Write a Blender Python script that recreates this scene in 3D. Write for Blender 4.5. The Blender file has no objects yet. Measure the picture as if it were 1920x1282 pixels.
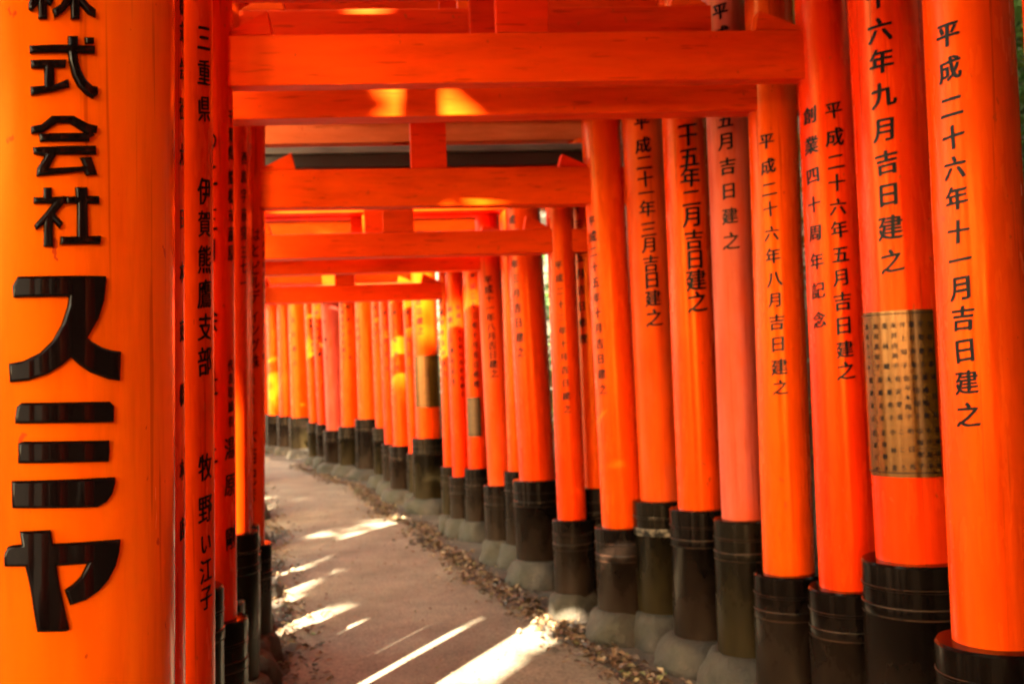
import bpy, bmesh, math, random
from mathutils import Vector, Matrix, noise
C = bpy.context.scene
COL = C.collection
R = math.radians
rnd = random.Random(7)

# ------------------------------------------------------------------ camera
F = 2000.0                       # focal length in photo pixels (photo 1920 x 1282)
CAMH = 1.45
PITCH, ROLL = R(1.7), R(-2.0)
cam_d = bpy.data.cameras.new('camera'); cam = bpy.data.objects.new('camera', cam_d); COL.objects.link(cam)
CM = Matrix.Rotation(R(90)+PITCH, 4, 'X') @ Matrix.Rotation(ROLL, 4, 'Z')
cam.matrix_world = Matrix.Translation((0, 0, CAMH)) @ CM
cam_d.sensor_width = 36; cam_d.lens = 36*F/1920; cam_d.clip_end = 500; cam_d.clip_start = 0.05
cam_d.dof.use_dof = True; cam_d.dof.focus_distance = 1.85; cam_d.dof.aperture_fstop = 5.6
C.camera = cam

# ------------------------------------------------------------------ world, sun, exposure
SUN_AZ = (-0.36, -0.93)          # where the sun stands (from the scene), behind-left of the camera
SUN_EL = R(38)
w = bpy.data.worlds.new('World'); C.world = w; w.use_nodes = True
wn = w.node_tree.nodes; wl = w.node_tree.links
sky = wn.new('ShaderNodeTexSky'); sky.sky_type = 'NISHITA'; sky.sun_disc = False
sky.sun_elevation = SUN_EL; sky.sun_rotation = math.atan2(SUN_AZ[0], SUN_AZ[1])
wn['Background'].inputs['Strength'].default_value = 0.15
tint = wn.new('ShaderNodeMix'); tint.data_type = 'RGBA'; tint.blend_type = 'MULTIPLY'; tint.inputs[0].default_value = 1.0
tint.inputs[7].default_value = (1.0, .72, .38, 1)      # the camera's warm white balance
wl.new(sky.outputs[0], tint.inputs[6]); wl.new(tint.outputs[2], wn['Background'].inputs[0])
sd = bpy.data.lights.new('sun', 'SUN'); sun = bpy.data.objects.new('sun', sd); COL.objects.link(sun)
sd.energy = 4.5; sd.angle = R(0.55); sd.color = (1.0, 0.86, 0.64)
h = math.hypot(*SUN_AZ)
sun.rotation_euler = Vector((-SUN_AZ[0]/h*math.cos(SUN_EL), -SUN_AZ[1]/h*math.cos(SUN_EL), -math.sin(SUN_EL))).to_track_quat('-Z', 'Y').to_euler()
C.view_settings.view_transform = 'Standard'; C.view_settings.look = 'None'
C.view_settings.exposure = 4.52; C.view_settings.gamma = 1
C.cycles.use_denoising = True
C.cycles.max_bounces = 10; C.cycles.diffuse_bounces = 4; C.cycles.glossy_bounces = 4
C.cycles.sample_clamp_indirect = 8
C.cycles.caustics_reflective = False; C.cycles.caustics_refractive = False

# ------------------------------------------------------------------ photo measuring helpers
R3 = CM.to_3x3()
def ray(px, py):
    return R3 @ Vector(((px-960)/F, (641-py)/F, -1.0))
def ground(px, py, z=0.0):
    d = ray(px, py); t = (z-CAMH)/d.z
    return Vector((0, 0, CAMH)) + d*t
def at(px, py, Y):
    d = ray(px, py)
    return Vector((0, 0, CAMH)) + d*(Y/d.y)

# ------------------------------------------------------------------ materials
def nmat(name):
    m = bpy.data.materials.new(name); m.use_nodes = True
    nt = m.node_tree
    return m, nt, nt.nodes['Principled BSDF']
def node(nt, t, **kw):
    n = nt.nodes.new(t)
    for k, v in kw.items():
        if k in n.inputs: n.inputs[k].default_value = v
        else: setattr(n, k, v)
    return n
def ramp(nt, fac, stops):
    r = nt.nodes.new('ShaderNodeValToRGB'); cr = r.color_ramp
    while len(cr.elements) < len(stops): cr.elements.new(0.5)
    for e, (p, c) in zip(cr.elements, stops):
        e.position = p; e.color = (*c, 1) if len(c) == 3 else c
    nt.links.new(fac, r.inputs[0]); return r
def coords(nt, scale):
    tc = nt.nodes.new('ShaderNodeTexCoord'); mp = nt.nodes.new('ShaderNodeMapping')
    mp.inputs['Scale'].default_value = scale
    nt.links.new(tc.outputs['Object'], mp.inputs[0]); return mp.outputs[0]

def paint(name, c1, c2, c3, rough=0.26, wear=None, along='z', coat=0.06):
    m, nt, b = nmat(name)
    sc = (6, 6, 0.7) if along == 'z' else (0.8, 8, 8)
    n1 = node(nt, 'ShaderNodeTexNoise', Scale=2.2, Detail=5.0, Roughness=0.6); nt.links.new(coords(nt, sc), n1.inputs[0])
    r1 = ramp(nt, n1.outputs[0], [(0.3, c1), (0.5, c2), (0.72, c3)])
    n2 = node(nt, 'ShaderNodeTexNoise', Scale=26.0, Detail=4.0); nt.links.new(coords(nt, (1, 1, 0.12) if along == 'z' else (.12, 1, 1)), n2.inputs[0])
    mx = node(nt, 'ShaderNodeMix', data_type='RGBA', blend_type='MULTIPLY'); mx.inputs[0].default_value = 0.35
    r2 = ramp(nt, n2.outputs[0], [(0.35, (.72, .72, .72)), (0.6, (1, 1, 1))])
    nt.links.new(r1.outputs[0], mx.inputs[6]); nt.links.new(r2.outputs[0], mx.inputs[7])
    col = mx.outputs[2]
    oi = node(nt, 'ShaderNodeObjectInfo')
    hs = node(nt, 'ShaderNodeHueSaturation')
    mr = node(nt, 'ShaderNodeMapRange'); nt.links.new(oi.outputs['Random'], mr.inputs[0])
    mr.inputs[3].default_value = 0.4965; mr.inputs[4].default_value = 0.5045
    nt.links.new(mr.outputs[0], hs.inputs['Hue']); nt.links.new(col, hs.inputs['Color']); col = hs.outputs[0]
    # brush lines and fine cracks along the grain
    n6 = node(nt, 'ShaderNodeTexNoise', Scale=60.0, Detail=2.0); nt.links.new(coords(nt, (1, 1, .02) if along == 'z' else (.02, 1, 1)), n6.inputs[0])
    r6 = ramp(nt, n6.outputs[0], [(.30, (.55, .48, .45)), (.36, (1, 1, 1))])
    m6 = node(nt, 'ShaderNodeMix', data_type='RGBA', blend_type='MULTIPLY'); m6.inputs[0].default_value = .8
    nt.links.new(col, m6.inputs[6]); nt.links.new(r6.outputs[0], m6.inputs[7]); col = m6.outputs[2]
    # faint runs and stains down the post
    n7 = node(nt, 'ShaderNodeTexNoise', Scale=3.0, Detail=7.0, Roughness=.7); nt.links.new(coords(nt, (4, 4, .45) if along == 'z' else (.5, 3, 3)), n7.inputs[0])
    r7 = ramp(nt, n7.outputs[0], [(.36, (.74, .66, .6)), (.52, (1, 1, 1))])
    m7 = node(nt, 'ShaderNodeMix', data_type='RGBA', blend_type='MULTIPLY'); m7.inputs[0].default_value = .75
    nt.links.new(col, m7.inputs[6]); nt.links.new(r7.outputs[0], m7.inputs[7]); col = m7.outputs[2]
    # chips and specks
    n4 = node(nt, 'ShaderNodeTexNoise', Scale=38.0, Detail=3.0); nt.links.new(coords(nt, (1, 1, 0.6)), n4.inputs[0])
    r4 = ramp(nt, n4.outputs[0], [(0.705, (0, 0, 0)), (0.72, (1, 1, 1))])
    m4 = node(nt, 'ShaderNodeMix', data_type='RGBA'); nt.links.new(r4.outputs[0], m4.inputs[0])
    nt.links.new(col, m4.inputs[6]); m4.inputs[7].default_value = (.40, .035, .006, 1); col = m4.outputs[2]
    if wear:
        n5 = node(nt, 'ShaderNodeTexNoise', Scale=2.2, Detail=7.0, Roughness=0.65); nt.links.new(coords(nt, (3, 3, 1.1)), n5.inputs[0])
        r5 = ramp(nt, n5.outputs[0], [(0.5, (0, 0, 0)), (0.68, (.8, .8, .8))])
        m5 = node(nt, 'ShaderNodeMix', data_type='RGBA'); nt.links.new(r5.outputs[0], m5.inputs[0])
        nt.links.new(col, m5.inputs[6]); m5.inputs[7].default_value = (*wear, 1); col = m5.outputs[2]
    nt.links.new(col, b.inputs['Base Color'])
    n3 = node(nt, 'ShaderNodeTexNoise', Scale=9.0, Detail=6.0); nt.links.new(coords(nt, (3, 3, .5) if along == 'z' else (.5, 3, 3)), n3.inputs[0])
    rr = node(nt, 'ShaderNodeMapRange'); nt.links.new(n3.outputs[0], rr.inputs[0]); rr.inputs[3].default_value = max(.06, rough-0.16); rr.inputs[4].default_value = rough+0.14
    nt.links.new(rr.outputs[0], b.inputs['Roughness'])
    bp = node(nt, 'ShaderNodeBump', Strength=0.12, Distance=0.004); nt.links.new(n3.outputs[0], bp.inputs['Height'])
    nt.links.new(bp.outputs[0], b.inputs['Normal'])
    b.inputs['Specular IOR Level'].default_value = .5; b.inputs['Specular Tint'].default_value = (1, .30, .03, 1)
    return m
V1, V2, V3 = (0.624, 0.0245, 0.0008), (0.672, 0.0324, 0.0008), (0.696, 0.0418, 0.0012)
M_VERM = paint('vermilion_paint', V1, V2, V3)
M_ORANGE = paint('orange_vermilion_paint', (0.656, 0.0374, 0.0008), (0.696, 0.0475, 0.0008), (0.720, 0.0576, 0.0016))
M_FRONT = paint('lit_orange_paint', (.72, 0.0756, .001), (.76, 0.0936, .001), (.78, 0.1134, .002), rough=.2)  # orange raised to imitate the warm light on the nearest pillar
M_BEAM = paint('beam_vermilion_paint', (0.640, 0.0245, 0.0008), (0.688, 0.0317, 0.0008), (0.712, 0.0403, 0.0012), along='x', rough=.4)
M_PINK = paint('faded_pink_paint', (.44, .034, .020), (.48, .055, .036), (.52, .085, .062), rough=.45, wear=(.50, .045, .012))
M_OLD = paint('weathered_vermilion_paint', (0.608, 0.0320, 0.0016), (0.640, 0.0440, 0.0024), (0.656, 0.0600, 0.0064), rough=.42, wear=(0.528, 0.0600, 0.0160), coat=.2)
M_BROWN = paint('weathered_beam_paint', (0.448, 0.0600, 0.0160), (0.512, 0.0760, 0.0240), (0.560, 0.0960, 0.0320), rough=.55, along='x', coat=0.05)

def black_paint(name, base, dust, gloss):
    m, nt, b = nmat(name)
    n1 = node(nt, 'ShaderNodeTexNoise', Scale=3.0, Detail=8.0, Roughness=0.65); nt.links.new(coords(nt, (3, 3, 1.4)), n1.inputs[0])
    tc = node(nt, 'ShaderNodeTexCoord'); sp = node(nt, 'ShaderNodeSeparateXYZ'); nt.links.new(tc.outputs['Object'], sp.inputs[0])
    # splashed dirt on the lower part of the sleeve (its own ragged edge)
    mr = node(nt, 'ShaderNodeMapRange'); nt.links.new(sp.outputs[2], mr.inputs[0])
    mr.inputs[1].default_value = 0.55; mr.inputs[2].default_value = 0.0; mr.inputs[3].default_value = -0.25; mr.inputs[4].default_value = 0.36
    ad = node(nt, 'ShaderNodeMath', operation='ADD'); nt.links.new(n1.outputs[0], ad.inputs[0]); nt.links.new(mr.outputs[0], ad.inputs[1])
    r = ramp(nt, ad.outputs[0], [(0.34, base), (0.62, tuple(a*.6+c*.4 for a, c in zip(base, dust))), (1.0, dust)])
    nt.links.new(r.outputs[0], b.inputs['Base Color'])
    rr = ramp(nt, ad.outputs[0], [(0.4, (gloss,)*3), (0.95, (.5,)*3)])
    nt.links.new(rr.outputs[0], b.inputs['Roughness'])
    bp = node(nt, 'ShaderNodeBump', Strength=0.25, Distance=0.004); nt.links.new(n1.outputs[0], bp.inputs['Height']); nt.links.new(bp.outputs[0], b.inputs['Normal']); b.inputs['Specular IOR Level'].default_value = .13; b.inputs['Specular Tint'].default_value = (1, .75, .6, 1)
    return m
def worn_band(name, worn, lo):
    m, nt, b = nmat(name)
    n = node(nt, 'ShaderNodeTexNoise', Scale=5.0, Detail=6.0, Roughness=.6); nt.links.new(coords(nt, (1, 1, 1)), n.inputs[0])
    r = ramp(nt, n.outputs[0], [(lo, (.0045, .003, .002)), (lo+.06, worn)]); nt.links.new(r.outputs[0], b.inputs['Base Color']); b.inputs['Roughness'].default_value = .5
    b.inputs['Specular IOR Level'].default_value = .15
    return m
M_BAND = worn_band('worn_band_paint', (.034, .014, .007), .44)
M_CHIP = worn_band('chipped_band_paint', (.24, .19, .13), .46)
M_SLEEVE = black_paint('black_sleeve_paint', (.003, .0018, .0014), (.018, .010, .006), .15)
M_SLEEVE2 = black_paint('mossy_sleeve_paint', (.004, .0028, .0016), (.024, .016, .005), .22)
m, nt, b = nmat('black_cap_paint'); b.inputs['Base Color'].default_value = (.010, .007, .006, 1); b.inputs['Roughness'].default_value = .4; M_CAP = m
m, nt, b = nmat('weathered_top_board'); n1 = node(nt, 'ShaderNodeTexNoise', Scale=5.0, Detail=6.0); nt.links.new(coords(nt, (.6, 4, 4)), n1.inputs[0])
r = ramp(nt, n1.outputs[0], [(.3, (.06, .05, .045)), (.7, (.15, .13, .11))]); nt.links.new(r.outputs[0], b.inputs['Base Color']); b.inputs['Roughness'].default_value = .6; M_CAPTOP = m
m, nt, b = nmat('black_lettering'); b.inputs['Base Color'].default_value = (.006, .003, .003, 1); b.inputs['Roughness'].default_value = .3; b.inputs['Specular IOR Level'].default_value = .08; M_INK = m
m, nt, b = nmat('glossy_black_lettering'); b.inputs['Base Color'].default_value = (.004, .002, .002, 1); b.inputs['Specular IOR Level'].default_value = .08
nz = node(nt, 'ShaderNodeTexNoise', Scale=30.0, Detail=6.0); nt.links.new(coords(nt, (1, 1, .4)), nz.inputs[0])
rr = ramp(nt, nz.outputs[0], [(.35, (.05,)*3), (.7, (.16,)*3)]); nt.links.new(rr.outputs[0], b.inputs['Roughness'])
bp = node(nt, 'ShaderNodeBump', Strength=0.15, Distance=0.002); nt.links.new(nz.outputs[0], bp.inputs['Height']); nt.links.new(bp.outputs[0], b.inputs['Normal'])
b.inputs['Coat Weight'].default_value = .12; b.inputs['Coat Roughness'].default_value = .03; M_GLOSS = m
def brass(name, c, rough):
    m, nt, b = nmat(name)
    n = node(nt, 'ShaderNodeTexNoise', Scale=5.0, Detail=6.0); nt.links.new(coords(nt, (2, 2, 8)), n.inputs[0])
    r = ramp(nt, n.outputs[0], [(.3, tuple(x*.75 for x in c)), (.7, c)]); nt.links.new(r.outputs[0], b.inputs['Base Color'])
    b.inputs['Metallic'].default_value = .6; b.inputs['Roughness'].default_value = rough
    return m
M_BRASS = brass('aged_brass', (.125, .046, .004), .22)
M_DARKBRASS = brass('dark_brass', (.07, .032, .008), .35)
m, nt, b = nmat('footing_stone')
n1 = node(nt, 'ShaderNodeTexNoise', Scale=4.0, Detail=9.0, Roughness=.65); nt.links.new(coords(nt, (1, 1, 1)), n1.inputs[0])
r = ramp(nt, n1.outputs[0], [(.3, (.010, .007, .004)), (.45, (.023, .016, .009)), (.58, (.038, .026, .016)), (.72, (.078, .055, .036))]); nt.links.new(r.outputs[0], b.inputs['Base Color'])
nm_ = node(nt, 'ShaderNodeTexNoise', Scale=1.7, Detail=6.0, Roughness=.6); nt.links.new(coords(nt, (1, 1, 1)), nm_.inputs[0])
rm_ = ramp(nt, nm_.outputs[0], [(.5, (0, 0, 0)), (.7, (.4, .4, .4))]); mm_ = node(nt, 'ShaderNodeMix', data_type='RGBA')
nt.links.new(rm_.outputs[0], mm_.inputs[0]); nt.links.new(r.outputs[0], mm_.inputs[6]); mm_.inputs[7].default_value = (.022, .024, .006, 1); nt.links.new(mm_.outputs[2], b.inputs['Base Color'])
n2 = node(nt, 'ShaderNodeTexNoise', Scale=40.0, Detail=6.0); nt.links.new(coords(nt, (1, 1, 1)), n2.inputs[0])
bp = node(nt, 'ShaderNodeBump', Strength=1.0, Distance=.010); nt.links.new(n2.outputs[0], bp.inputs['Height']); nt.links.new(bp.outputs[0], b.inputs['Normal'])
b.inputs['Roughness'].default_value = .8; M_STONE = m
def earth(name, cols, s1, s2, rough, bumpd, pebbles=True):
    m, nt, b = nmat(name)
    n1 = node(nt, 'ShaderNodeTexNoise', Scale=s1, Detail=9.0, Roughness=.62); nt.links.new(coords(nt, (1, 1, 1)), n1.inputs[0])
    r1 = ramp(nt, n1.outputs[0], [(.28, cols[0]), (.5, cols[1]), (.74, cols[2])])
    n2 = node(nt, 'ShaderNodeTexNoise', Scale=s2, Detail=4.0); nt.links.new(coords(nt, (1, 1, 1)), n2.inputs[0])
    r2 = ramp(nt, n2.outputs[0], [(.32, (.42, .40, .38)), (.5, (1, 1, 1)), (.68, (1.5, 1.46, 1.38))])
    mx = node(nt, 'ShaderNodeMix', data_type='RGBA', blend_type='MULTIPLY'); mx.inputs[0].default_value = .8
    nt.links.new(r1.outputs[0], mx.inputs[6]); nt.links.new(r2.outputs[0], mx.inputs[7])
    col = mx.outputs[2]
    v = node(nt, 'ShaderNodeTexVoronoi', Scale=22.0); nt.links.new(coords(nt, (1, 1, 1)), v.inputs['Vector'])
    rv = ramp(nt, v.outputs['Distance'], [(.06, (1, 1, 1)), (.1, (0, 0, 0))])
    m3 = node(nt, 'ShaderNodeMix', data_type='RGBA'); nt.links.new(rv.outputs[0], m3.inputs[0]); nt.links.new(col, m3.inputs[6]); m3.inputs[7].default_value = (cols[0][0]*.5, cols[0][1]*.45, cols[0][2]*.4, 1)
    nt.links.new(m3.outputs[2], b.inputs['Base Color'])
    bp = node(nt, 'ShaderNodeBump', Strength=.6, Distance=bumpd); nt.links.new(n2.outputs[0], bp.inputs['Height']); nt.links.new(bp.outputs[0], b.inputs['Normal'])
    b.inputs['Roughness'].default_value = rough
    return m
M_PATH = earth('path_paving', [(.088, .074, .050), (.155, .132, .092), (.225, .195, .138)], 1.9, 60, .75, .010)
M_SOIL = earth('forest_soil', [(0.030, 0.0221, 0.0153), (0.060, 0.0442, 0.0306), (0.102, 0.0765, 0.0510)], 1.6, 45, .95, .015)
def leafmat(name, stops, trans=0.25):
    m, nt, b = nmat(name)
    g = node(nt, 'ShaderNodeNewGeometry'); r = ramp(nt, g.outputs['Random Per Island'], stops)
    nt.links.new(r.outputs[0], b.inputs['Base Color']); b.inputs['Roughness'].default_value = .45
    tb = node(nt, 'ShaderNodeBsdfTranslucent'); nt.links.new(r.outputs[0], tb.inputs[0])
    ms = node(nt, 'ShaderNodeMixShader'); ms.inputs[0].default_value = trans
    nt.links.new(b.outputs[0], ms.inputs[1]); nt.links.new(tb.outputs[0], ms.inputs[2]); nt.links.new(ms.outputs[0], nt.nodes['Material Output'].inputs[0])
    return m
M_LEAF = leafmat('green_leaves', [(0, (.02, .05, .012)), (.5, (.05, .11, .02)), (1, (.11, .18, .035))])
M_LEAF2 = leafmat('sun_brightened_leaves', [(0, (.04, .09, .02)), (.5, (.09, .17, .03)), (1, (.16, .26, .06))], .35)  # leaf colour lightened to stand in for sun on the right-edge bushes
M_LITTER = leafmat('dry_leaves', [(0, (.035, .02, .01)), (.4, (.10, .055, .026)), (.75, (.20, .12, .06)), (.93, (.32, .23, .13)), (1, (.10, .12, .025))], .1)
m, nt, b = nmat('bark'); n1 = node(nt, 'ShaderNodeTexNoise', Scale=6.0, Detail=8.0); nt.links.new(coords(nt, (3, 3, .5)), n1.inputs[0])
r = ramp(nt, n1.outputs[0], [(.3, (.035, .025, .018)), (.7, (.13, .095, .07))]); nt.links.new(r.outputs[0], b.inputs['Base Color']); b.inputs['Roughness'].default_value = .9
bp = node(nt, 'ShaderNodeBump', Strength=1.0, Distance=.03); nt.links.new(n1.outputs[0], bp.inputs['Height']); nt.links.new(bp.outputs[0], b.inputs['Normal']); M_BARK = m

# ------------------------------------------------------------------ mesh helpers
def link(name, bm, mats, parent=None, smooth=False, angle=None):
    me = bpy.data.meshes.new(name); bm.to_mesh(me); bm.free()
    for mm in (mats if isinstance(mats, (list, tuple)) else [mats]): me.materials.append(mm)
    if smooth:
        for p in me.polygons: p.use_smooth = True
        if angle: me.set_sharp_from_angle(angle=R(angle))
    o = bpy.data.objects.new(name, me); COL.objects.link(o)
    if parent: o.parent = parent
    return o
def empty(name, loc, label, cat, group=None):
    o = bpy.data.objects.new(name, None); COL.objects.link(o); o.location = loc
    o.empty_display_size = .2
    o['label'] = label; o['category'] = cat
    if group: o['group'] = group
    return o
def lathe(bm, prof, cx, cy, lx=0.0, ly=0.0, seg=48, wob=None, mat=0, segmat=None):
    """prof: (radius, z) from bottom to top; the axis leans by lx, ly per metre of height"""
    rings = []
    for rr_, z in prof:
        ring = []
        for k in range(seg):
            a = 2*math.pi*k/seg
            q = rr_*(1 + (wob(a, z) if wob else 0))
            ring.append(bm.verts.new((cx+lx*z+q*math.cos(a), cy+ly*z+q*math.sin(a), z)))
        rings.append(ring)
    for i in range(len(rings)-1):
        for k in range(seg):
            f = bm.faces.new((rings[i][k], rings[i][(k+1) % seg], rings[i+1][(k+1) % seg], rings[i+1][k])); f.material_index = segmat[i] if segmat else mat
    f = bm.faces.new(rings[-1]); f.material_index = mat
    f = bm.faces.new(list(reversed(rings[0]))); f.material_index = mat
def hexa(bm, p, bevel=0.006):
    """p: eight corners, bottom four ccw then top four"""
    v = [bm.verts.new(q) for q in p]
    for idx in ((3, 2, 1, 0), (4, 5, 6, 7), (0, 1, 5, 4), (1, 2, 6, 5), (2, 3, 7, 6), (3, 0, 4, 7)):
        bm.faces.new([v[i] for i in idx])
    if bevel:
        es = list({e for x in v for e in x.link_edges})
        bmesh.ops.bevel(bm, geom=es, offset=bevel, segments=2, profile=.6, affect='EDGES')

# ------------------------------------------------------------------ lettering
_glyph = {}
def glyph(ch, weight):
    key = (ch, weight)
    if key in _glyph: return _glyph[key]
    cu = bpy.data.curves.new('glyph', 'FONT'); cu.body = ch; cu.size = 1.0; cu.align_x = 'CENTER'
    cu.offset = weight; cu.extrude = 0.012; cu.resolution_u = 3
    ob = bpy.data.objects.new('glyph', cu); COL.objects.link(ob)
    dg = bpy.context.evaluated_depsgraph_get(); me = bpy.data.meshes.new_from_object(ob.evaluated_get(dg))
    bm = bmesh.new(); bm.from_mesh(me)
    for i in range(-2, 3):
        bmesh.ops.bisect_plane(bm, geom=bm.verts[:]+bm.edges[:]+bm.faces[:], plane_co=(i*.17, 0, 0), plane_no=(1, 0, 0))
    bmesh.ops.triangulate(bm, faces=bm.faces[:])
    bm.verts.index_update()
    vs = [(v.co.x, v.co.y-.37, v.co.z) for v in bm.verts]; fs = [tuple(v.index for v in f.verts) for f in bm.faces]
    bm.free(); bpy.data.objects.remove(ob); bpy.data.curves.remove(cu); bpy.data.meshes.remove(me)
    _glyph[key] = (vs, fs); return vs, fs

class Post:
    def __init__(s, x, y, r, lx, ly, sleeve, height):
        s.x, s.y, s.r, s.lx, s.ly, s.sleeve, s.h = x, y, r, lx, ly, sleeve, height
    def rad(s, z): return s.r*(1 - 0.018*z)
    def hit(s, px, py):
        """where a sight line meets the pillar: angle on the pillar and height"""
        d = ray(px, py); z = CAMH
        for _ in range(6):
            cx, cy, rr = s.x+s.lx*z, s.y+s.ly*z, s.rad(z)
            a = d.x**2+d.y**2; bq = -2*(d.x*cx+d.y*cy); c = cx*cx+cy*cy-rr*rr
            disc = bq*bq-4*a*c
            t = (-bq-math.sqrt(disc))/(2*a) if disc > 0 else -bq/(2*a)
            z = CAMH+d.z*t
        return math.atan2(d.y*t-cy, d.x*t-cx), z
    def pt(s, th, z, off=0.0, o=(0, 0, 0)):
        q = s.rad(z)+off
        return (s.x+s.lx*z+q*math.cos(th)-o[0], s.y+s.ly*z+q*math.sin(th)-o[1], z)

def write(bm, post, chars, size_px, weight=.0, slant=.10, mat=0, off=.0012, wid=1.0, bold=1.3):
    """chars: list of (character, px, py) in photo pixels; each one is wrapped round the pillar"""
    for ch, px, py in chars:
        th, z = post.hit(px, py)
        em = size_px*post.y/F*1.04
        vs, fs = glyph(ch, weight); sd_ = rnd.random()*50; em *= rnd.uniform(.95, 1.05); rt = rnd.uniform(-.05, .05)
        for j, (su, sv) in enumerate(((-.028, -.012), (.028, .008), (-.01, .014), (.012, -.010))):
            vv = []
            for u, v, dz in vs:
                q = noise.noise_vector(Vector((u*3.5+sd_, v*3.5, j*5.0)))
                u2 = u+su*bold+q.x*.015; w2 = v+sv*bold+q.y*.015
                uu = (u2-w2*rt)*em*wid; v2 = w2*em + (slant+rt)*u2*em
                vv.append(bm.verts.new(post.pt(th+uu/post.r, z+v2, off+.00025*j+max(dz, -.012)*em*.5)))
            for f in fs:
                try:
                    q = bm.faces.new([vv[i] for i in f]); q.material_index = mat
                except ValueError: pass
def column(text, x0, y0, x1, y1):
    n = max(1, len(text)-1)
    return [(c, x0+(x1-x0)*i/n, y0+(y1-y0)*i/n) for i, c in enumerate(text) if c not in ' 　']
def spots(text, ys, x0, x1):
    a, b_ = ys[0], ys[-1]
    return [(c, x0+(x1-x0)*(y-a)/(b_-a), y) for c, y in zip(text, ys)]

# raised letters of the thick pillar: outlines in photo pixels (three enlarged crops)
def c1(p): return [(x/2.981, y/2.981) for x, y in p]
def c2(p): return [(x/2.981, 430+y/2.981) for x, y in p]
def c3(p): return [(x/2.968, 850+y/2.968) for x, y in p]
RAISED = [
 # kabu (its lower half shows)
 [(52, -46), (70, -46), (70, -78), (88, -78), (88, -46), (101, -46), (101, -32), (88, -32), (88, -8), (100, 2), (94, 14), (87.5, 9), (87.5, 38), (71, 38), (71, 10), (60, 24), (53, 20), (53, 8), (66, -14), (70, -32), (52, -32)],
 [(112, -60), (122, -62), (120, -50), (131, -50), (131, -78), (147, -78), (147, -50), (172, -50), (172, -37), (147, -37), (147, -18), (178, -18), (178, -4), (152, -4), (162, 9), (176, 20), (176, 35), (163, 29), (147, 9), (147, 38), (131, 38), (131, 8), (118, 25), (101, 36), (97, 20), (112, 10), (121, -4), (104, -4), (104, -18), (131, -18), (131, -37), (117, -37), (110, -27), (102, -34)],
 # shiki
 c1([(163, 262), (375, 255), (375, 208), (428, 208), (428, 260), (520, 262), (520, 307), (425, 305), (430, 350), (445, 400), (470, 450), (505, 485), (535, 488), (536, 535), (512, 555), (480, 540), (430, 490), (400, 430), (380, 350), (375, 300), (165, 305)]),
 c1([(465, 215), (515, 215), (515, 250), (470, 250)]),
 c1([(170, 342), (365, 340), (360, 385), (300, 385), (300, 480), (375, 447), (380, 495), (290, 520), (170, 540), (168, 490), (245, 485), (245, 388), (172, 388)]),
 # kai
 c1([(170, 712), (230, 700), (285, 652), (405, 652), (480, 695), (535, 708), (530, 748), (495, 746), (490, 795), (220, 797), (214, 752), (470, 748), (385, 694), (315, 694), (240, 744), (172, 755)]),
 c1([(182, 828), (525, 818), (528, 868), (310, 870), (270, 945), (440, 935), (462, 930), (440, 885), (500, 880), (533, 980), (475, 985), (465, 962), (300, 980), (200, 990), (205, 945), (245, 878), (185, 866)]),
 # sha
 c1([(240, 1052), (285, 1050), (285, 1105), (358, 1098), (355, 1140), (305, 1200), (350, 1250), (330, 1280), (293, 1240), (293, 1382), (240, 1382), (243, 1255), (200, 1290), (188, 1262), (250, 1190), (290, 1142), (185, 1142), (185, 1105), (240, 1105)]),
 c1([(415, 1050), (478, 1048), (480, 1098), (543, 1098), (543, 1142), (480, 1142), (483, 1322), (553, 1320), (550, 1368), (330, 1370), (333, 1325), (425, 1322), (425, 1142), (362, 1142), (362, 1102), (418, 1100)]),
 # su
 c2([(100, 265), (580, 262), (582, 285), (570, 400), (540, 500), (480, 605), (500, 625), (560, 660), (605, 675), (660, 683), (655, 845), (600, 838), (500, 800), (440, 760), (390, 715), (340, 760), (260, 810), (160, 845), (55, 856), (50, 750), (130, 735), (220, 690), (290, 620), (340, 530), (372, 430), (380, 378), (75, 384), (70, 320)]),
 # mi
 c2([(120, 968), (600, 962), (622, 985), (622, 1078), (85, 1085), (85, 1050), (95, 990)]),
 [(34, 830), (46, 827), (200, 825), (201, 845), (199, 865), (34, 868)],
 c3([(65, 150), (625, 130), (627, 165), (610, 225), (580, 268), (530, 298), (68, 302)]),
 # ya
 c3([(108, 430), (278, 422), (290, 498), (655, 475), (650, 540), (630, 620), (590, 700), (540, 760), (470, 810), (385, 840), (355, 755), (400, 725), (445, 680), (480, 610), (310, 622), (330, 750), (380, 975), (360, 985), (205, 988), (190, 900), (165, 740), (140, 625), (25, 625), (25, 560), (45, 515), (75, 505), (120, 502)]),
]
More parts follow.
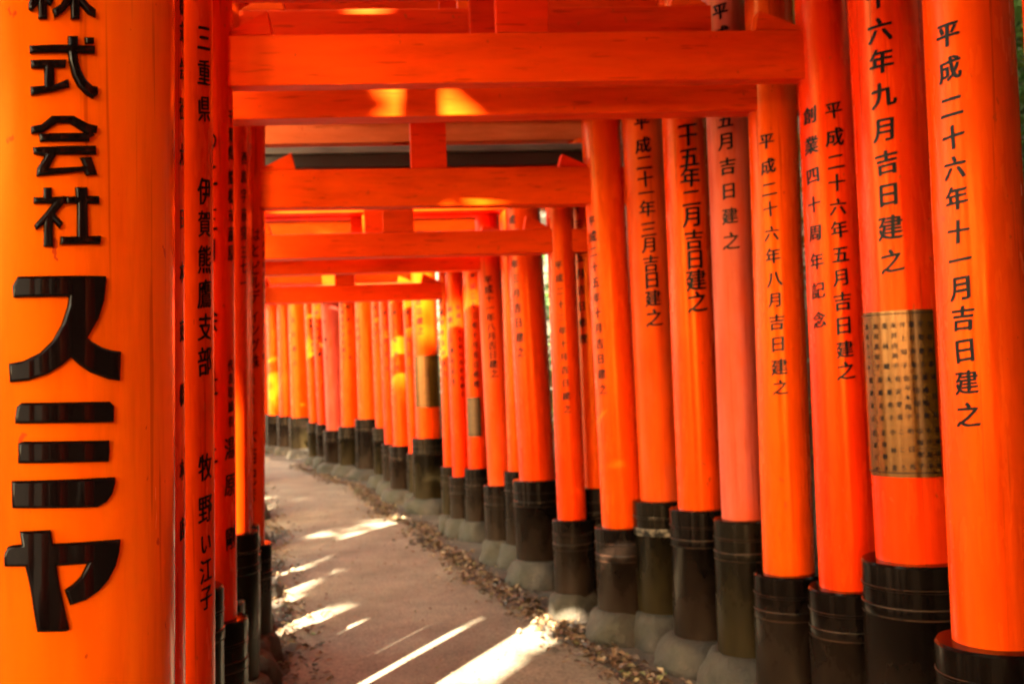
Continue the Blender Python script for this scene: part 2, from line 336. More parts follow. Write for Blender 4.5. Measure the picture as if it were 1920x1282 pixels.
def raised_letters(post):
    out = bmesh.new()
    for poly in RAISED:
        uv = []
        th0 = None
        for px, py in poly:
            th, z = post.hit(px, py); uv.append((th*post.r, z))
        cu = bpy.data.curves.new('outline', 'CURVE'); cu.dimensions = '2D'; cu.fill_mode = 'BOTH'
        sp = cu.splines.new('POLY'); sp.points.add(len(uv)-1); sp.use_cyclic_u = True
        for p, (u, v) in zip(sp.points, uv): p.co = (u, v, 0, 1)
        cu.extrude = 0.0006; cu.bevel_depth = 0.0034; cu.bevel_resolution = 3; cu.offset = -0.0033
        ob = bpy.data.objects.new('outline', cu); COL.objects.link(ob)
        dg = bpy.context.evaluated_depsgraph_get(); me = bpy.data.meshes.new_from_object(ob.evaluated_get(dg))
        bm = bmesh.new(); bm.from_mesh(me)
        us = [q[0] for q in uv]; vs_ = [q[1] for q in uv]
        n = int((max(us)-min(us))/.006)+1
        for i in range(1, n):
            bmesh.ops.bisect_plane(bm, geom=bm.verts[:]+bm.edges[:]+bm.faces[:], plane_co=(min(us)+i*.006, 0, 0), plane_no=(1, 0, 0))
        bmesh.ops.triangulate(bm, faces=[f for f in bm.faces if len(f.verts) > 4])
        mp = {}
        for v in bm.verts: mp[v] = out.verts.new(post.pt(v.co.x/post.r, v.co.y, .0034+v.co.z*1.2))
        for f in bm.faces:
            try: out.faces.new([mp[v] for v in f.verts])
            except ValueError: pass
        bm.free(); bpy.data.objects.remove(ob); bpy.data.curves.remove(cu); bpy.data.meshes.remove(me)
    return out

# ------------------------------------------------------------------ setting: ground and path
PATH_Z = -0.13
def sheet(name, rows, mat, kind='structure'):
    bm = bmesh.new(); vr = [[bm.verts.new(p) for p in r_] for r_ in rows]
    for i in range(len(vr)-1):
        for k in range(len(vr[i])-1): bm.faces.new((vr[i][k], vr[i][k+1], vr[i+1][k+1], vr[i+1][k]))
    bmesh.ops.recalc_face_normals(bm, faces=bm.faces[:])
    if sum(f.normal.z for f in bm.faces) < 0: bmesh.ops.reverse_faces(bm, faces=bm.faces[:])
    o = link(name, bm, mat, smooth=True); o['kind'] = kind; return o
def axis(n, lo, hi): return [lo+(hi-lo)*i/n for i in range(n+1)]
def gz(x, y):
    # side banks rise gently away from the path on the right
    return PATH_Z-.004
gx = [-200, -80, -30, -14] + axis(40, -9, 6) + [10, 20, 40, 90, 200]; gy = [-150, -60, -20, -8] + axis(60, -4, 30) + [36, 50, 90, 160, 300]
def bank(x, y):
    pc = pathc(y); d = x-pc
    z = PATH_Z-.004
    if d > 2.2: z += min(16, (d-2.2)*.95)
    return z
def pathc(y):
    # centre of the path, curving away to the left
    if y < 0: return .35-.05*y*0
    return .35 - .02*y - .0105*y*y if y < 12 else (.35-.24-1.512) - .272*(y-12) - .012*(y-12)**2
sheet('ground', [[(x, y, bank(x, y) + (.012*math.sin(x*7+y*3)+.01*math.sin(y*11-x*5) if abs(x-pathc(y)) > 1.2 and abs(x) < 9 and 0 < y < 30 else 0)*.5) for x in gx] for y in gy], M_SOIL)

# ------------------------------------------------------------------ torii gates
def rpost(e1, e2, D, Y=None, foot=None, st=None, sleeve=None, top=3.2):
    """right-hand pillar from its path-side (left) silhouette points e1, e2, its diameter and depth"""
    if Y is None: Y = ground(e2[0]+20, foot).y
    A, B_ = at(*e1, Y), at(*e2, Y)
    lx = (A.x-B_.x)/(A.z-B_.z); x0 = B_.x-lx*B_.z
    r = D/2; x = x0 + r/math.cos(math.atan2(x0, Y))
    if st is not None: sleeve = at(e2[0]+10, st, Y-r).z
    return Post(x, Y, r, lx, 0.0, sleeve, top)
def lpost(e1, e2, D, Y, st=None, sleeve=None, top=3.2):
    A, B_ = at(*e1, Y), at(*e2, Y)
    lx = (A.x-B_.x)/(A.z-B_.z); x0 = B_.x-lx*B_.z
    r = D/2; x = x0 - r/math.cos(math.atan2(x0, Y))
    if st is not None: sleeve = at(e2[0]-10, st, Y-r).z
    return Post(x, Y, r, lx, 0.0, sleeve, top)

GATES = []
def pillar(root, o, P, top, mat, smat, texts, plaque, band=None):
    bm = bmesh.new(); r = P.r
    n = 9; z0 = max(0.0, P.sleeve-.08)
    prof = [(P.rad(z0+(top-z0)*i/n), z0+(top-z0)*i/n) for i in range(n+1)]
    ph = rnd.random()*6
    lathe(bm, prof, P.x-o[0], P.y-o[1], P.lx, P.ly, 64)
    p = link('pillar', bm, mat, root, smooth=True, angle=40)
    # black sleeve with its ridges
    bm = bmesh.new(); s = P.sleeve; q = r+min(.052, r*.36)
    prof = [(q*1.01, -.03), (q*1.01, s-.192), (q+.003, s-.19), (q+.0035, s-.186), (q+.0035, s-.155), (q+.003, s-.151), (q, s-.149), (q, s-.095), (q+.003, s-.093), (q+.003, s-.085), (q, s-.083), (q, s-.008), (q-.006, s), (r*.9, s+.003)]
    k1, k2 = rnd.random()*6, rnd.random()*6
    lathe(bm, prof, P.x-o[0], P.y-o[1], P.lx, P.ly, 56, lambda a, z: .006*math.sin(2*a+k1)*(1 if z < s-.2 else .2), segmat=[0, 1, 1, 1 if band else 0, 1, 1 if band or rnd.random() < .4 else 0, 0, 1, 0, 1, 0, 0, 0])
    link('base_sleeve', bm, [smat, band or M_BAND], p, smooth=True, angle=35)
    # rounded footing stone
    bm = bmesh.new(); k = rnd.uniform(1.3, 1.62); hh = rnd.uniform(.0, .05); a1, a2, a3 = [rnd.random()*6 for _ in range(3)]
    qq = q*k
    prof = [(qq*1.0, -.30), (qq*1.03, -.19), (qq*1.05, -.14), (qq*1.04, -.10), (qq*1.02, -.07), (qq*.99, -.04), (qq*.95, -.015+hh*.4), (qq*.90, .0+hh*.6), (qq*.82, .015+hh*.85), (max(q*1.04, qq*.72), .02+hh), (q*.8, .02+hh)]
    lathe(bm, prof, P.x-o[0], P.y-o[1], 0, 0, 56, lambda a, z: .07*math.sin(2*a+a1)+.05*math.sin(3*a+a2)+.11*noise.noise((math.cos(a)*1.6+a1, math.sin(a)*1.6+a2, z*9+a3))+.05*noise.noise((math.cos(a)*5+a1, math.sin(a)*5+a2, z*22+a3)))
    link('footing_stone', bm, M_STONE, p, smooth=True, angle=50)
    if texts:
        for t in texts:                      # one object per written column
            bm = bmesh.new(); write(bm, P, *t[:2], **(t[2] if len(t) > 2 else {}))
            for v in bm.verts: v.co.x -= o[0]; v.co.y -= o[1]
            link('inscription', bm, M_INK, p)
    if plaque:
        (pxl, pxr, yt, yb, pmat, rows) = plaque
        tl, zt = P.hit(pxl, yt); tr, zb = P.hit(pxr, yb)
        if tl > 0: tl -= 2*math.pi
        if tr > 0: tr -= 2*math.pi
        bm = bmesh.new(); n = 40; g = []
        for lv in (0, 1):
            off = .004 if lv else .0005
            g.append([[bm.verts.new(P.pt(tl+(tr-tl)*i/n, z, off)) for i in range(n+1)] for z in (zb, zt)])
        for i in range(n):
            bm.faces.new((g[1][0][i], g[1][0][i+1], g[1][1][i+1], g[1][1][i]))
            bm.faces.new((g[0][1][i], g[1][1][i], g[1][1][i+1], g[0][1][i+1]))
            bm.faces.new((g[0][0][i+1], g[1][0][i+1], g[1][0][i], g[0][0][i]))
        for i in (0, n): bm.faces.new((g[0][0][i], g[1][0][i], g[1][1][i], g[0][1][i]))
        # dark border line near the top and bottom edge
        for zz in (zt-.012, zb+.016):
            a_ = [bm.verts.new(P.pt(tl+(tr-tl)*i/n, zz-.002, .0052)) for i in range(n+1)]; b_ = [bm.verts.new(P.pt(tl+(tr-tl)*i/n, zz+.002, .0052)) for i in range(n+1)]
            for i in range(n):
                f = bm.faces.new((a_[i], a_[i+1], b_[i+1], b_[i])); f.material_index = 1
        for chars, size in rows: write(bm, P, chars, size, mat=1, off=.0048, slant=0)
        for v in bm.verts: v.co.x -= o[0]; v.co.y -= o[1]
        bmesh.ops.recalc_face_normals(bm, faces=bm.faces[:])
        link('plaque', bm, [pmat, M_INK], p)
    return p

def beam(root, name, o, A, B_, zb, zt, dep, ext, mat, bevel=.007, flare=0.0):
    a = Vector((A.x+A.lx*zb, A.y)); b_ = Vector((B_.x+B_.lx*zb, B_.y)); d = (b_-a).normalized(); n = Vector((-d.y, d.x))
    a2 = a-d*(A.r+ext); b2 = b_+d*(B_.r+ext); f = d*flare
    def c(p, s, z): return (p.x+n.x*dep*s-o[0], p.y+n.y*dep*s-o[1], z)
    bm = bmesh.new()
    hexa(bm, [c(a2, -1, zb), c(b2, -1, zb), c(b2, 1, zb), c(a2, 1, zb), c(a2-f, -1, zt), c(b2+f, -1, zt), c(b2+f, 1, zt), c(a2-f, 1, zt)], bevel)
    # cut into lengths so that long faces stay well shaped
    return link(name, bm, mat, root), a, b_, d, n

def cap(root, o, A, B_, z0, z1, dep):
    c, a, b_, d, n = beam(root, 'cap_beam', o, A, B_, z0, z1-.045, dep, .40, M_CAP, flare=.05)
    beam(c, 'top_board', o, A, B_, z1-.042, z1, dep*1.25, .52, M_CAPTOP, flare=.02)
def gate(label, Rp, Lp, nuki, shim, mat=M_VERM, lmat=None, smat=M_SLEEVE, rtext=None, ltext=None, rplaque=None, raised=False,
         bmat=M_BEAM, sh_mat=None, capz=.13, strut=.10, dep=.065, cap_mat=M_CAP, band=None):
    o = ((Rp.x+Lp.x)/2, (Rp.y+Lp.y)/2)
    root = empty('torii_gate', (o[0], o[1], 0), label, 'torii gate', 'torii gates lining the path')
    top = shim[0]+.01
    pillar(root, o, Rp, top, mat, smat, rtext, rplaque, band)
    lp = pillar(root, o, Lp, top, lmat or mat, smat, ltext, None)
    if raised:
        bm = raised_letters(Lp)
        for v in bm.verts: v.co.x -= o[0]; v.co.y -= o[1]
        bmesh.ops.recalc_face_normals(bm, faces=bm.faces[:])
        link('inscription', bm, M_GLOSS, lp, smooth=True, angle=35)
    nb, a, b_, d, n = beam(root, 'tie_beam', o, Lp, Rp, nuki[0], nuki[1], dep, .14, bmat)
    for p, s, P in ((a, 1, Lp), (b_, -1, Rp)):
        bm = bmesh.new(); st = p+d*s*(P.r*.9); en = p+d*s*(P.r+rnd.uniform(.15, .2)); zt = nuki[1]+.003; hgt = rnd.uniform(.075, .10)
        def c(q, k, z): return (q.x+n.x*dep*.8*k-o[0], q.y+n.y*dep*.8*k-o[1], z)
        en2 = en-d*s*.02
        pts = [c(st, -1, zt), c(en, -1, zt), c(en, 1, zt), c(st, 1, zt), c(st, -1, zt+.012), c(en2, -1, zt+hgt), c(en2, 1, zt+hgt), c(st, 1, zt+.012)]
        hexa(bm, pts, .004); bmesh.ops.recalc_face_normals(bm, faces=bm.faces[:])
        link('wedge', bm, bmat, nb)
    beam(root, 'lintel', o, Lp, Rp, shim[0], shim[1], dep*1.25, .30, sh_mat or bmat, flare=.02)
    cap(root, o, Lp, Rp, shim[1]+.003, shim[1]+capz, dep*1.7)
    mid = (a+b_)/2
    bm = bmesh.new()
    def c(k, j, z): return (mid.x+d.x*strut*k+n.x*dep*.85*j-o[0], mid.y+d.y*strut*k+n.y*dep*.85*j-o[1], z)
    zb, zt = nuki[1]+.002, shim[0]-.002
    hexa(bm, [c(-1, -1, zb), c(1, -1, zb), c(1, 1, zb), c(-1, 1, zb), c(-1, -1, zt), c(1, -1, zt), c(1, 1, zt), c(-1, 1, zt)], .005)
    link('strut', bm, bmat, root)
    GATES.append((Rp, Lp))
    return root

# --- the thick lettered pillar nearest the camera and the sliver behind it
L1 = lpost((340, 0), (336, 1270), .42, 1.5, sleeve=.42)
R0 = Post(1.42, 1.62, .15, -.02, 0, .5, 3)
gate('nearest torii gate, thick orange left pillar with huge raised glossy black letters', R0, L1, (2.75, 2.95), (3.2, 3.36), mat=M_ORANGE, lmat=M_FRONT, raised=True)
L1b = lpost((350, 100), (350, 1250), .24, 2.35, sleeve=.4)
R0b = rpost((1912, 10), (1960, 1200), .26, Y=2.45, sleeve=.5)
gate('torii gate showing only a sliver of its left pillar just behind the thick lettered one', R0b, L1b, (2.72, 2.92), (3.2, 3.36), rtext=None,
     ltext=[(spots('株式会社大日本東橋本店', [10, 60, 130, 205, 290, 410, 510, 620, 740, 880, 990, 1100, 1180], 340, 341), 42, dict(wid=.5, bold=.5))])
# --- P1
R1 = rpost((1727, 60), (1783, 1200), .262, Y=3.14, st=1226)
L2 = lpost((402, 60), (405, 1250), .22, 3.0, sleeve=.58)
gate('torii gate whose right pillar, farthest right, carries one long date column; low black sleeve', R1, L2, (2.75, 2.95), (3.2, 3.36), mat=M_VERM,
     rtext=[(spots('平成二十六年十一月吉日建之', [65, 130, 200, 258, 315, 372, 435, 488, 540, 597, 657, 717, 778], 1776, 1815), 45)],
     ltext=[(spots('三重県伊賀熊鷹支部牧野', [72, 137, 205, 359, 420, 487, 551, 613, 677, 875, 953], 383, 386), 52, dict(wid=.74, bold=.6)), (spots('い江子', [1018, 1069, 1119], 386, 387), 44, dict(wid=.74, bold=.6))])
# --- P2 with brass plaque
R2 = rpost((1587, 60), (1640, 1040), .30, Y=4.0, st=1062)
L2b = lpost((396, 60), (399, 1250), .22, 3.85, st=1110)
def plaque_rows():
    A = [('小松美香', 0), ('宇野愛子', 1), ('藤井美香', 2), ('井上知子', 3), ('永井由美子', 4), ('東林瞳', 5), ('和田真知子', 6), ('森本さつき', 7)]
    Bk = [('横田亮', 0), ('渡邊晴美', 1), ('平田恒子', 2), ('佐々木陽子', 3), ('有沢愛香', 4), ('大薫春子', 5), ('斎藤友美', 6), ('松島美子', 7)]
    Ck = [('黒澤泰典', 0), ('木戸友子', 1), ('心陽智子', 2), ('明日香', 3), ('こころ', 4), ('小林美', 5), ('花岡優子', 6), ('石原さき', 7)]
    rows = []
    for blk, (ya, yb) in ((A, (606, 682)), (Bk, (706, 778)), (Ck, (805, 872))):
        for t, k in blk:
            x = 1741-16.3*k
            xs = 8 if blk is Bk else (15 if blk is Ck else 0)
            rows.append((column(t, x+xs, ya+2*k*.5, x+xs+4, yb+2*k*.5), 10.5))
    return rows
gate('torii gate whose right pillar wears a large brass plaque engraved with rows of names', R2, L2b, (2.95, 3.15), (3.4, 3.55), mat=M_VERM,
     rtext=[(spots('二十六年九月吉日建之', [-75, -5, 57, 115, 178, 243, 305, 365, 427, 490], 1642, 1672), 45)],
     rplaque=(1616, 1766, 588, 893, M_BRASS, plaque_rows()))
# --- P3 (beam A)
R3p = rpost((1488, 60), (1535, 1090), .25, Y=4.4, st=1112)
L3 = lpost((440, 200), (445, 1120), .22, 4.2, st=1170)
gate('torii gate with two columns of writing on its right pillar and the widest tie beam', R3p, L3, (2.618, 2.82), (3.12, 3.28), mat=M_VERM,
     rtext=[(spots('創業四十周年記念', [217, 273, 330, 384, 437, 490, 545, 600], 1518, 1536), 32), (spots('平成二十六年五月吉日建之', [207, 257, 303, 343, 388, 430, 477, 520, 565, 610, 655, 695], 1563, 1586), 33)],
     ltext=[(spots('千葉県船橋市藤原', [220, 254, 287, 332, 368, 405, 440, 474], 433, 433), 30, dict(wid=.7, bold=.5)), (spots('代表取締役', [685, 710, 735, 762, 790], 432, 433), 22, dict(wid=.75, bold=.5)),
            (spots('湯原剛', [840, 908, 1008], 431, 433), 42, dict(wid=.7, bold=.6)), (spots('つ二三月会社上', [265, 330, 412, 470, 600, 720, 850], 393, 394), 48, dict(wid=.6, bold=.5))], dep=.045, strut=.107)
# --- P4 (beam A2)
R4 = rpost((1400, 215), (1430, 1070), .23, Y=4.8, st=1082)
L4h = lpost((437, 200), (441, 1120), .22, 4.62, st=1137)
gate('torii gate whose tie beam sits just under the widest one, glossy right pillar', R4, L4h, (2.585, 2.76), (3.14, 3.29), mat=M_ORANGE,
     rtext=[(spots('平成二十六年八月吉日建之', [265, 312, 355, 392, 438, 480, 523, 562, 604, 645, 688, 726], 1437, 1463), 29)])
# --- P5 pink
R5 = rpost((1322, 215), (1352, 960), .225, Y=5.25, st=978)
L5p = lpost((466, 250), (469, 980), .22, 5.08, st=1002)
gate('faded pink torii gate pillar with peeling paint and an olive mossy black sleeve', R5, L5p, (2.98, 3.22), (3.45, 3.6), mat=M_PINK, lmat=M_VERM, smat=M_SLEEVE2, bmat=M_BEAM,
     rtext=[(spots('平成二十年五月吉日建之', [22, 65, 108, 150, 188, 225, 265, 312, 358, 405, 452], 1350, 1371), 32)],
     ltext=[(spots('西原字荻窪三七一', [297, 332, 367, 403, 437, 473, 500, 531], 458, 457), 26, dict(wid=.75, bold=.5))])
# --- P6
R6 = rpost((1238, 215), (1270, 945), .25, foot=1199, st=958)
L6 = lpost((470, 250), (472, 960), .21, 5.52, st=990)
gate('bright orange torii gate with bold date column, beside the faded pink pillar', R6, L6, (3.05, 3.2), (3.5, 3.65), mat=M_ORANGE, lmat=M_VERM,
     rtext=[(spots('平成二十五年二月吉日建之', [147, 185, 223, 256, 295, 332, 371, 406, 449, 486, 525, 566], 1284, 1308), 38, dict(bold=1.35))])
# --- P7
R7 = rpost((1163, 215), (1200, 935), .25, foot=1160, st=942)
L7 = lpost((474, 250), (476, 960), .21, 5.95, st=1010)
gate('torii gate with a chipped cream band on the black sleeve of its weathered right pillar', R7, L7, (3.05, 3.2), (3.5, 3.65), mat=M_OLD, lmat=M_VERM, smat=M_SLEEVE2, band=M_CHIP,
     rtext=[(spots('平成二十一年三月吉日建之', [229, 272, 305, 336, 362, 391, 430, 459, 494, 525, 559, 596], 1203, 1227), 31)])
# --- P8 (beam B)
R8 = rpost((1087, 220), (1128, 985), .25, foot=1152, st=992)
L8 = lpost((500, 220), (497, 980), .22, 6.1, st=1024)
gate('torii gate carrying the second large beam, its left pillar last visible on the left', R8, L8, (2.44, 2.66), (2.98, 3.12), mat=M_VERM, lmat=M_ORANGE,
     rtext=[(column('平成二十五年十月吉日建之', 1109, 415, 1130, 730), 20)],
     ltext=[(spots('はとビルディング株', [440, 470, 503, 530, 556, 591, 618, 648, 678], 479, 477), 27, dict(wid=.75, bold=.5)), (spots('代表取締役', [715, 733, 752, 771, 790], 473, 471), 14, dict(wid=.75, bold=.3)), (spots('大西紀彦', [817, 856, 895, 930], 472, 470), 30, dict(wid=.7, bold=.5)),
            (column('東京都港区芝浦五丁目一ノ十四', 494, 420, 494, 668), 12, dict(wid=.6, bold=0))], strut=.105)
# --- the rest of the right-hand row; left partners hide behind the last visible left pillar
def far_left(Rp, D, wmin, dy=.10, px=480):
    Y = Rp.y - dy
    edge = at(px, 700, Y).x
    x = min(edge - D/2 - .02, Rp.x-wmin)
    return Post(x, Y-.10*(Rp.x-x)*.5, D/2, .005, 0, Rp.sleeve, 3)
def T(text, x0, y0, x1, y1, s): return [(column(text, x0, y0, x1, y1), s)]
FAR = [
 # e1, e2, D, foot, sleeve top, (nuki), (shimaki), material, text, plaque, label
 ((1068, 390), (1092, 910), .205, 1105, 916, (2.60, 2.78), (2.985, 3.13), M_VERM, T('平成十三年五月吉日修理', 1080, 330, 1094, 635, 18), None, 'dark torii gate tucked behind a slimmer pillar, date column ending in repair characters'),
 ((1022, 390), (1045, 970), .19, 1116, 976, (2.225, 2.38), (2.64, 2.79), M_VERM, T('平成二十二年十月吉日建之', 1047, 497, 1063, 767, 15), None, 'torii gate carrying the third beam down, slim right pillar with thin date'),
 ((945, 390), (973, 890), .28, 1060, 902, (2.36, 2.50), (2.80, 2.93), M_VERM, T('平成十七年三月吉日建之', 957, 385, 976, 660, 18), None, 'torii gate with thick right pillar beside a pale sliver of gap, wide stone footing'),
 ((938, 480), (952, 880), .19, 1031, 884, (2.44, 2.58), (2.80, 2.92), M_VERM, None, None, 'torii gate with a plain pillar almost hidden behind the thick dated one'),
 ((893, 480), (915, 905), .215, 1023, 911, (2.335, 2.455), (2.80, 2.93), M_OLD, T('平成十一年八月吉日建之', 915, 525, 926, 700, 16), None, 'torii gate with bold closely spaced date and a bright spot on its sleeve rim'),
 ((866, 500), (877, 870), .21, 984, 879, (2.5, 2.62), (2.84, 2.96), M_VERM, T('平成二十三年十月吉日修理', 886, 518, 893, 720, 12), (876, 903, 745, 818, M_DARKBRASS, []), 'torii gate with a small dark brass plaque low on its right pillar'),
 ((833, 500), (848, 880), .19, 980, 894, (2.5, 2.62), (2.84, 2.96), M_VERM, T('創業二十周年記念', 843, 580, 850, 715, 11)+T('平成二十七年六月吉日建之', 859, 577, 867, 738, 9), None, 'torii gate with two small columns of writing, left of the dark plaque'),
 ((820, 480), (831, 860), .15, 973, 875, (2.23, 2.40), (2.62, 2.74), M_VERM, T('平成四年五月吉日', 826, 566, 834, 700, 10), None, 'thin torii gate carrying the lowest beam across the view'),
 ((768, 500), (780, 815), .31, 938, 822, (2.42, 2.56), (2.9, 3.05), M_ORANGE, T('吉日建之', 784, 565, 788, 620, 13), (777, 827, 667, 762, M_BRASS, []), 'torii gate with a shining gold plaque on its thick right pillar'),
 ((752, 500), (766, 840), .16, 931, 850, (2.62, 2.75), (3.0, 3.12), M_VERM, T('平成十年五月', 762, 560, 768, 690, 9), None, 'thin torii gate immediately left of the gold plaque pillar'),
 ((724, 500), (737, 828), .20, 921, 836, (2.66, 2.8), (3.02, 3.15), M_ORANGE, T('平成七年吉日', 738, 560, 743, 690, 9), None, 'orange torii gate two pillars left of the gold plaque'),
 ((706, 500), (721, 828), .16, 906, 832, (2.7, 2.84), (3.05, 3.18), M_VERM, T('平成三年吉日', 719, 560, 726, 690, 8), None, 'narrow dark torii gate right of a short black sleeve with bright rim'),
 ((692, 500), (704, 798), .17, 896, 802, (2.75, 2.9), (3.1, 3.24), M_ORANGE, T('昭和五年吉日', 702, 560, 706, 640, 8), None, 'torii gate standing right of the bright yellow sunlit thick pillar'),
 ((662, 500), (671, 780), .31, 881, 786, (2.85, 3.0), (3.2, 3.35), M_ORANGE, T('吉日建之', 670, 600, 674, 650, 9), None, 'thick torii gate pillar glowing yellow orange in the distance'),
 ((633, 500), (640, 795), .24, 877, 800, (2.88, 3.0), (3.22, 3.36), M_ORANGE, T('平成五年吉日建之', 641, 570, 645, 670, 8)+T('昭和五十年', 652, 575, 657, 670, 8), None, 'distant torii gate with two faint columns, between pink pillar and glowing thick pillar'),
 ((598, 500), (612, 800), .25, 872, 807, (2.9, 3.05), (3.25, 3.38), M_PINK, T('吉日建之', 606, 570, 612, 670, 8), None, 'distant pinkish faded torii gate on the bend'),
 ((580, 500), (596, 790), .17, 862, 795, (3.0, 3.15), (3.35, 3.5), M_VERM, T('平成元年吉日建之', 592, 570, 600, 680, 8), None, 'distant torii gate just left of the pink one'),
 ((566, 500), (580, 788), .17, 857, 792, (3.05, 3.2), (3.4, 3.55), M_VERM, T('昭和六年吉日建之', 583, 600, 589, 680, 8), None, 'distant torii gate with a narrow short sleeve beside the white light slit'),
 ((536, 500), (546, 776), .33, 845, 783, (3.15, 3.3), (3.5, 3.65), M_ORANGE, T('吉日建之', 549, 600, 553, 680, 9), None, 'thick orange torii gate at the far bend left of the light slit'),
 ((516, 500), (524, 775), .30, 840, 780, (3.15, 3.3), (3.5, 3.65), M_VERM, T('昭和五年吉日建之', 519, 560, 521, 660, 8), None, 'farthest clearly visible torii gate on the bend'),
 ((496, 500), (503, 775), .28, 837, 778, (3.2, 3.35), (3.55, 3.7), M_ORANGE, None, None, 'torii gate at the far left end of the bend, half hidden by the left pillars'),
 ((474, 500), (480, 775), .28, 834, 776, (3.2, 3.35), (3.55, 3.7), M_VERM, None, None, 'torii gate past the bend, mostly hidden by the left pillar row'),
]
for e1, e2, D, foot, st, nk, sh, mt, tx, pq, lab in FAR:
    if foot < 930: D *= 1.4
    Rp = rpost(e1, e2, D, foot=foot, st=st)
    Lp = far_left(Rp, D, 2.15 if foot < 930 else 1.7)
    gate(lab, Rp, Lp, nk, sh, mat=mt, lmat=M_VERM if mt is M_PINK else None, rtext=tx, rplaque=pq, sh_mat=M_BROWN if sh[0] == 2.985 else None,
         smat=M_SLEEVE2 if rnd.random() < .35 else M_SLEEVE, bmat=M_BEAM if mt is not M_PINK else M_OLD)

# the tunnel goes on behind the viewer: unseen gates added to wall off side light
for i, (y, nm) in enumerate(((.55, 'first'), (-.35, 'second'), (-1.3, 'third'), (-2.4, 'fourth'))):
    xr, xl = 1.5-.03*y, -1.38-.06*y
    Rp = Post(xr, y+.1, .14, -.015, 0, .55, 3); Lp = Post(xl, y, .13, .01, 0, .55, 3)
    gate('%s unseen torii gate added behind the viewpoint, continuing the tunnel to block side light' % nm, Rp, Lp, (2.8, 3.0), (3.3, 3.45), mat=M_VERM)
# path follows the two rows
rows = []
inner = sorted([(Rp.y, Rp.x-Rp.r-.05, Lp.x+Lp.r+.05) for Rp, Lp in GATES])
def edges(y):
    # smoothed inner edges of the rows
    ws = [(math.exp(-((y-g[0])/.9)**2)+1e-9, g) for g in inner]; W = sum(q[0] for q in ws)
    return sum(q*g[1] for q, g in ws)/W, sum(q*g[2] for q, g in ws)/W
ys = axis(120, 1.5, 23.5)
prow = []
for y in [-6, -2, 0, .8] + ys:
    r_, l_ = edges(max(y, 1.5))
    r_ -= .33+.03*math.sin(y*5)+.02*math.sin(y*13); l_ += .10+.03*math.sin(y*4+1)+.02*math.sin(y*11)
    prow.append([(l_+(r_-l_)*k/8, y, PATH_Z+.012*math.sin(math.pi*k/8)) for k in range(9)])
sheet('path', prow, M_PATH)

# ------------------------------------------------------------------ fallen leaves along both edges
bm = bmesh.new()
def leaf(bm, p, s, tilt, up=None):
    a = rnd.random()*6.28; ca, sa = math.cos(a), math.sin(a); t1, t2 = rnd.uniform(-tilt, tilt), rnd.uniform(-tilt, tilt); cu = rnd.uniform(.05, .3)*s
    pts = [(-.5, 0, 0), (-.1, .26, cu), (.5, 0, 0), (-.1, -.26, cu)]
    vs = []
    for x, y, z in pts:
        x *= s; y *= s; z += x*t1+y*t2
        vs.append(bm.verts.new((p[0]+x*ca-y*sa, p[1]+x*sa+y*ca, p[2]+z+abs(t1)*s*.4)))
    bm.faces.new(vs[:3]); bm.faces.new((vs[0], vs[2], vs[3]))
for i in range(9000):
    y = 2.2 + 18*rnd.random()**1.4
    r_, l_ = edges(y)
    if rnd.random() < .72: x = r_-.34+abs(rnd.gauss(0, .075))*1.2*(1 if rnd.random() < .72 else -1) + .05
    else: x = l_+.10-abs(rnd.gauss(0, .12))*(1 if rnd.random() < .75 else -1)
    leaf(bm, (x, y, PATH_Z+.004+rnd.random()*.012), rnd.uniform(.025, .065), .5)
for i in range(1500):
    y = 3+12*rnd.random(); r_, l_ = edges(y); leaf(bm, (l_+(r_-l_)*rnd.random(), y, PATH_Z+.013), rnd.uniform(.006, .028), .3)
o = link('leaf_litter', bm, M_LITTER); o['kind'] = 'stuff'; o['label'] = 'dry brown fallen leaves along both edges of the path'

rnd = random.Random(7)
# ------------------------------------------------------------------ trees and shrubs outside the rows
def tree(label, x, y, hgt, cr, n, trunk_r, group='trees beyond the gates', lo=.3, leafs=(.10, .2)):
    z0 = bank(x, y)
    root = empty('broadleaf_tree', (x, y, z0), label, 'tree', group)
    bm = bmesh.new(); sk = rnd.uniform(-.04, .04)
    lathe(bm, [(trunk_r*(1.35 if i == 0 else 1-.7*i/8), hgt*.85*i/8) for i in range(9)], 0, 0, sk, rnd.uniform(-.03, .03), 14, lambda a, z: .07*math.sin(3*a+z))
    for k in range(6):
        z = hgt*(.4+.08*k); a = k*2.4+rnd.random(); L = cr*.75
        p0 = Vector((sk*z, 0, z)); p1 = p0+Vector((math.cos(a)*L, math.sin(a)*L, L*.5)); d = (p1-p0)
        s1 = d.orthogonal().normalized(); s2 = d.cross(s1).normalized(); rg = []
        for q, rr_ in ((p0, trunk_r*.4), ((p0+p1)/2+Vector((0, 0, .1)), trunk_r*.25), (p1, trunk_r*.08)):
            rg.append([bm.verts.new(q+(s1*math.cos(j*math.pi/3)+s2*math.sin(j*math.pi/3))*rr_) for j in range(6)])
        for i in range(2):
            for j in range(6): bm.faces.new((rg[i][j], rg[i][(j+1) % 6], rg[i+1][(j+1) % 6], rg[i+1][j]))
    link('trunk', bm, M_BARK, root, smooth=True)
    bm = bmesh.new()
    cl = []
    for k in range(16):
        a = rnd.random()*6.28; q = cr*math.sqrt(rnd.random())*.8
        cl.append((math.cos(a)*q, math.sin(a)*q, hgt*rnd.uniform(lo, 1.0), cr*rnd.uniform(.28, .5)))
    for i in range(n):
        cx, cy, cz, s = cl[i % 16]
        v = Vector((rnd.gauss(0, 1), rnd.gauss(0, 1), rnd.gauss(0, .7))).normalized()*s*rnd.random()**.4
        leaf(bm, (cx+v.x, cy+v.y, cz+v.z), rnd.uniform(*leafs), 1.0)
    link('crown', bm, M_LEAF, root)
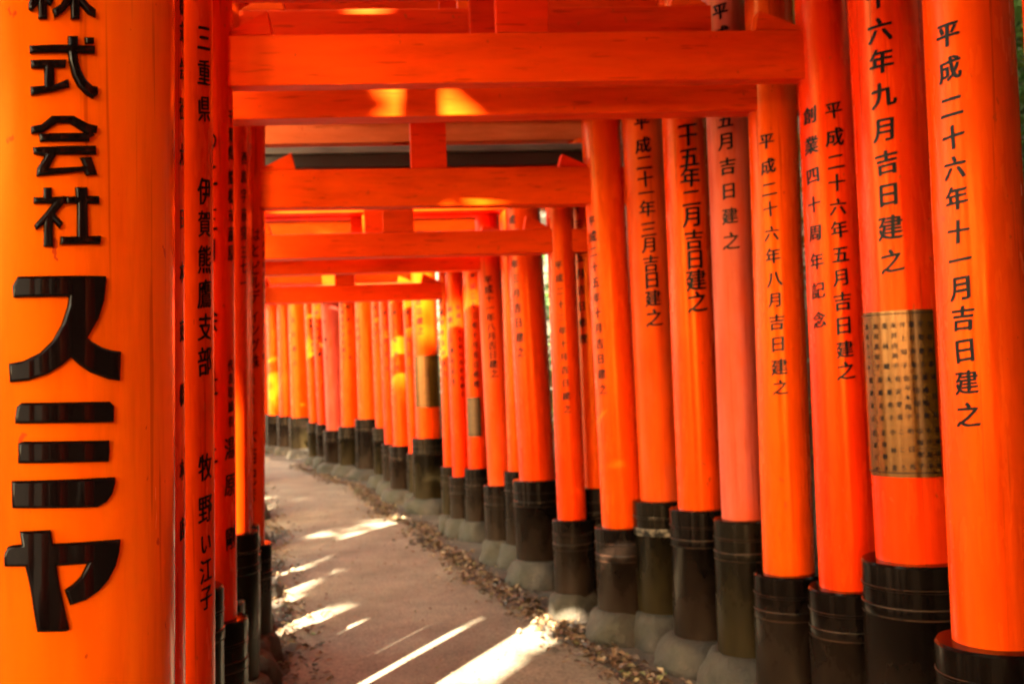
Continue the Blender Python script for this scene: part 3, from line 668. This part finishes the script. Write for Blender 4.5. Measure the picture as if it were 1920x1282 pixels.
def shrub(label, x, y, hgt, rad, n, lm=None):
    z0 = bank(x, y)
    root = empty('shrub', (x, y, z0), label, 'shrub', 'shrubs outside the pillars')
    bm = bmesh.new()
    for k in range(7):
        a = k*.9; lathe(bm, [(.018, 0), (.012, hgt*.4), (.004, hgt*.85)], .05*math.cos(a), .05*math.sin(a), math.cos(a)*.35, math.sin(a)*.35, 6)
    link('stem', bm, M_BARK, root, smooth=True)
    bm = bmesh.new()
    for i in range(n):
        v = Vector((rnd.gauss(0, 1), rnd.gauss(0, 1), rnd.gauss(0, 1))).normalized()*rnd.random()**.45
        leaf(bm, (v.x*rad, v.y*rad, hgt*.55+v.z*hgt*.5), rnd.uniform(.04, .09), 1.0)
    link('foliage', bm, lm or M_LEAF, root)
tree('green broadleaf tree seen past the rightmost pillar, nearest of the grove', 4.3, 8.2, 6.5, 2.0, 7000, .16)
tree('green tree farther back at the right edge behind the nearest tree', 6.6, 13.5, 8, 2.6, 7000, .2)
tree('tall tree glimpsed through thin slits between the middle right pillars', 2.8, 17.0, 8, 2.6, 6000, .2)
tree('tree standing beyond the bend behind the farthest pillars', -5.5, 30.0, 9, 3.2, 6000, .25)
NUM = ('one', 'two', 'three', 'four', 'five', 'six', 'seven', 'eight', 'nine', 'ten', 'eleven', 'twelve')
for i, (x, y, cr, n) in enumerate(((-2.7, -7.8, 2.4, 17000), (-3.6, -13.6, 2.2, 6000), (-6.3, -13.6, 1.9, 3500), (-2.6, -6.2, 2.0, 12000), (-3.0, -4.6, 1.6, 10000), (-4.6, -2.6, 1.8, 9000), (-2.08, .3, 1.5, 2200), (-7.6, -.6, 2.2, 5000), (-8.4, 4.2, 3.0, 9000), (-9.2, 9.8, 2.8, 4500))):  # unseen trees, added where their crowns keep sun off posts and beams
    tree('unseen tree added left of the path to block sun, number %s from the back' % NUM[i], x, y, 14.5, cr, n, .13 if x == -2.08 else .24, 'unseen trees added left of the path to block sun', .62, (.2, .42))
for i, (x, y, cr, n) in enumerate(((4.2, -5.0, 2.8, 9000), (3.9, -1.6, 2.2, 10000), (3.9, 1.2, 2.0, 10000), (4.4, 4.4, 2.2, 9000), (4.2, 11.5, 2.2, 5000), (1.6, 21.5, 2.6, 5000))):  # evergreens added to hold back sky light from the right
    tree('evergreen added on the right bank to block sky light, number %s from the back' % NUM[i], x, y, 7.5, cr, n, .17, 'evergreens added on the right bank to block sky light', .12, (.14, .3))
for i, (x, y) in enumerate(((3.3, -2.5), (3.5, 2.6), (2.9, 7.4), (2.0, 12.2))):  # crowns added above the tunnel to cut overhead light
    tree('tall tree added over the gates to cut light from above, number %s from the back' % NUM[i], x, y, 12.5, 4.2, 8500, .2, 'tall trees added to cut light from above', .55, (.25, .5))
shrub('tall leafy bush showing at the right edge of the view', 3.0, 6.3, 3.6, 1.0, 6000, M_LEAF2)
shrub('tall leafy bush farther up the bank at the right edge', 3.9, 8.3, 4.4, 1.2, 6500, M_LEAF2)
for i in range(9):
    y = 3.6+1.9*i; Rx = edges(y)[0] + 1.75 + .35*(i % 2)
    shrub('leafy shrub on the right bank, number %s counting away from the viewer' % NUM[i], Rx, y, 1.9+.5*(i % 3), .95, 3200)
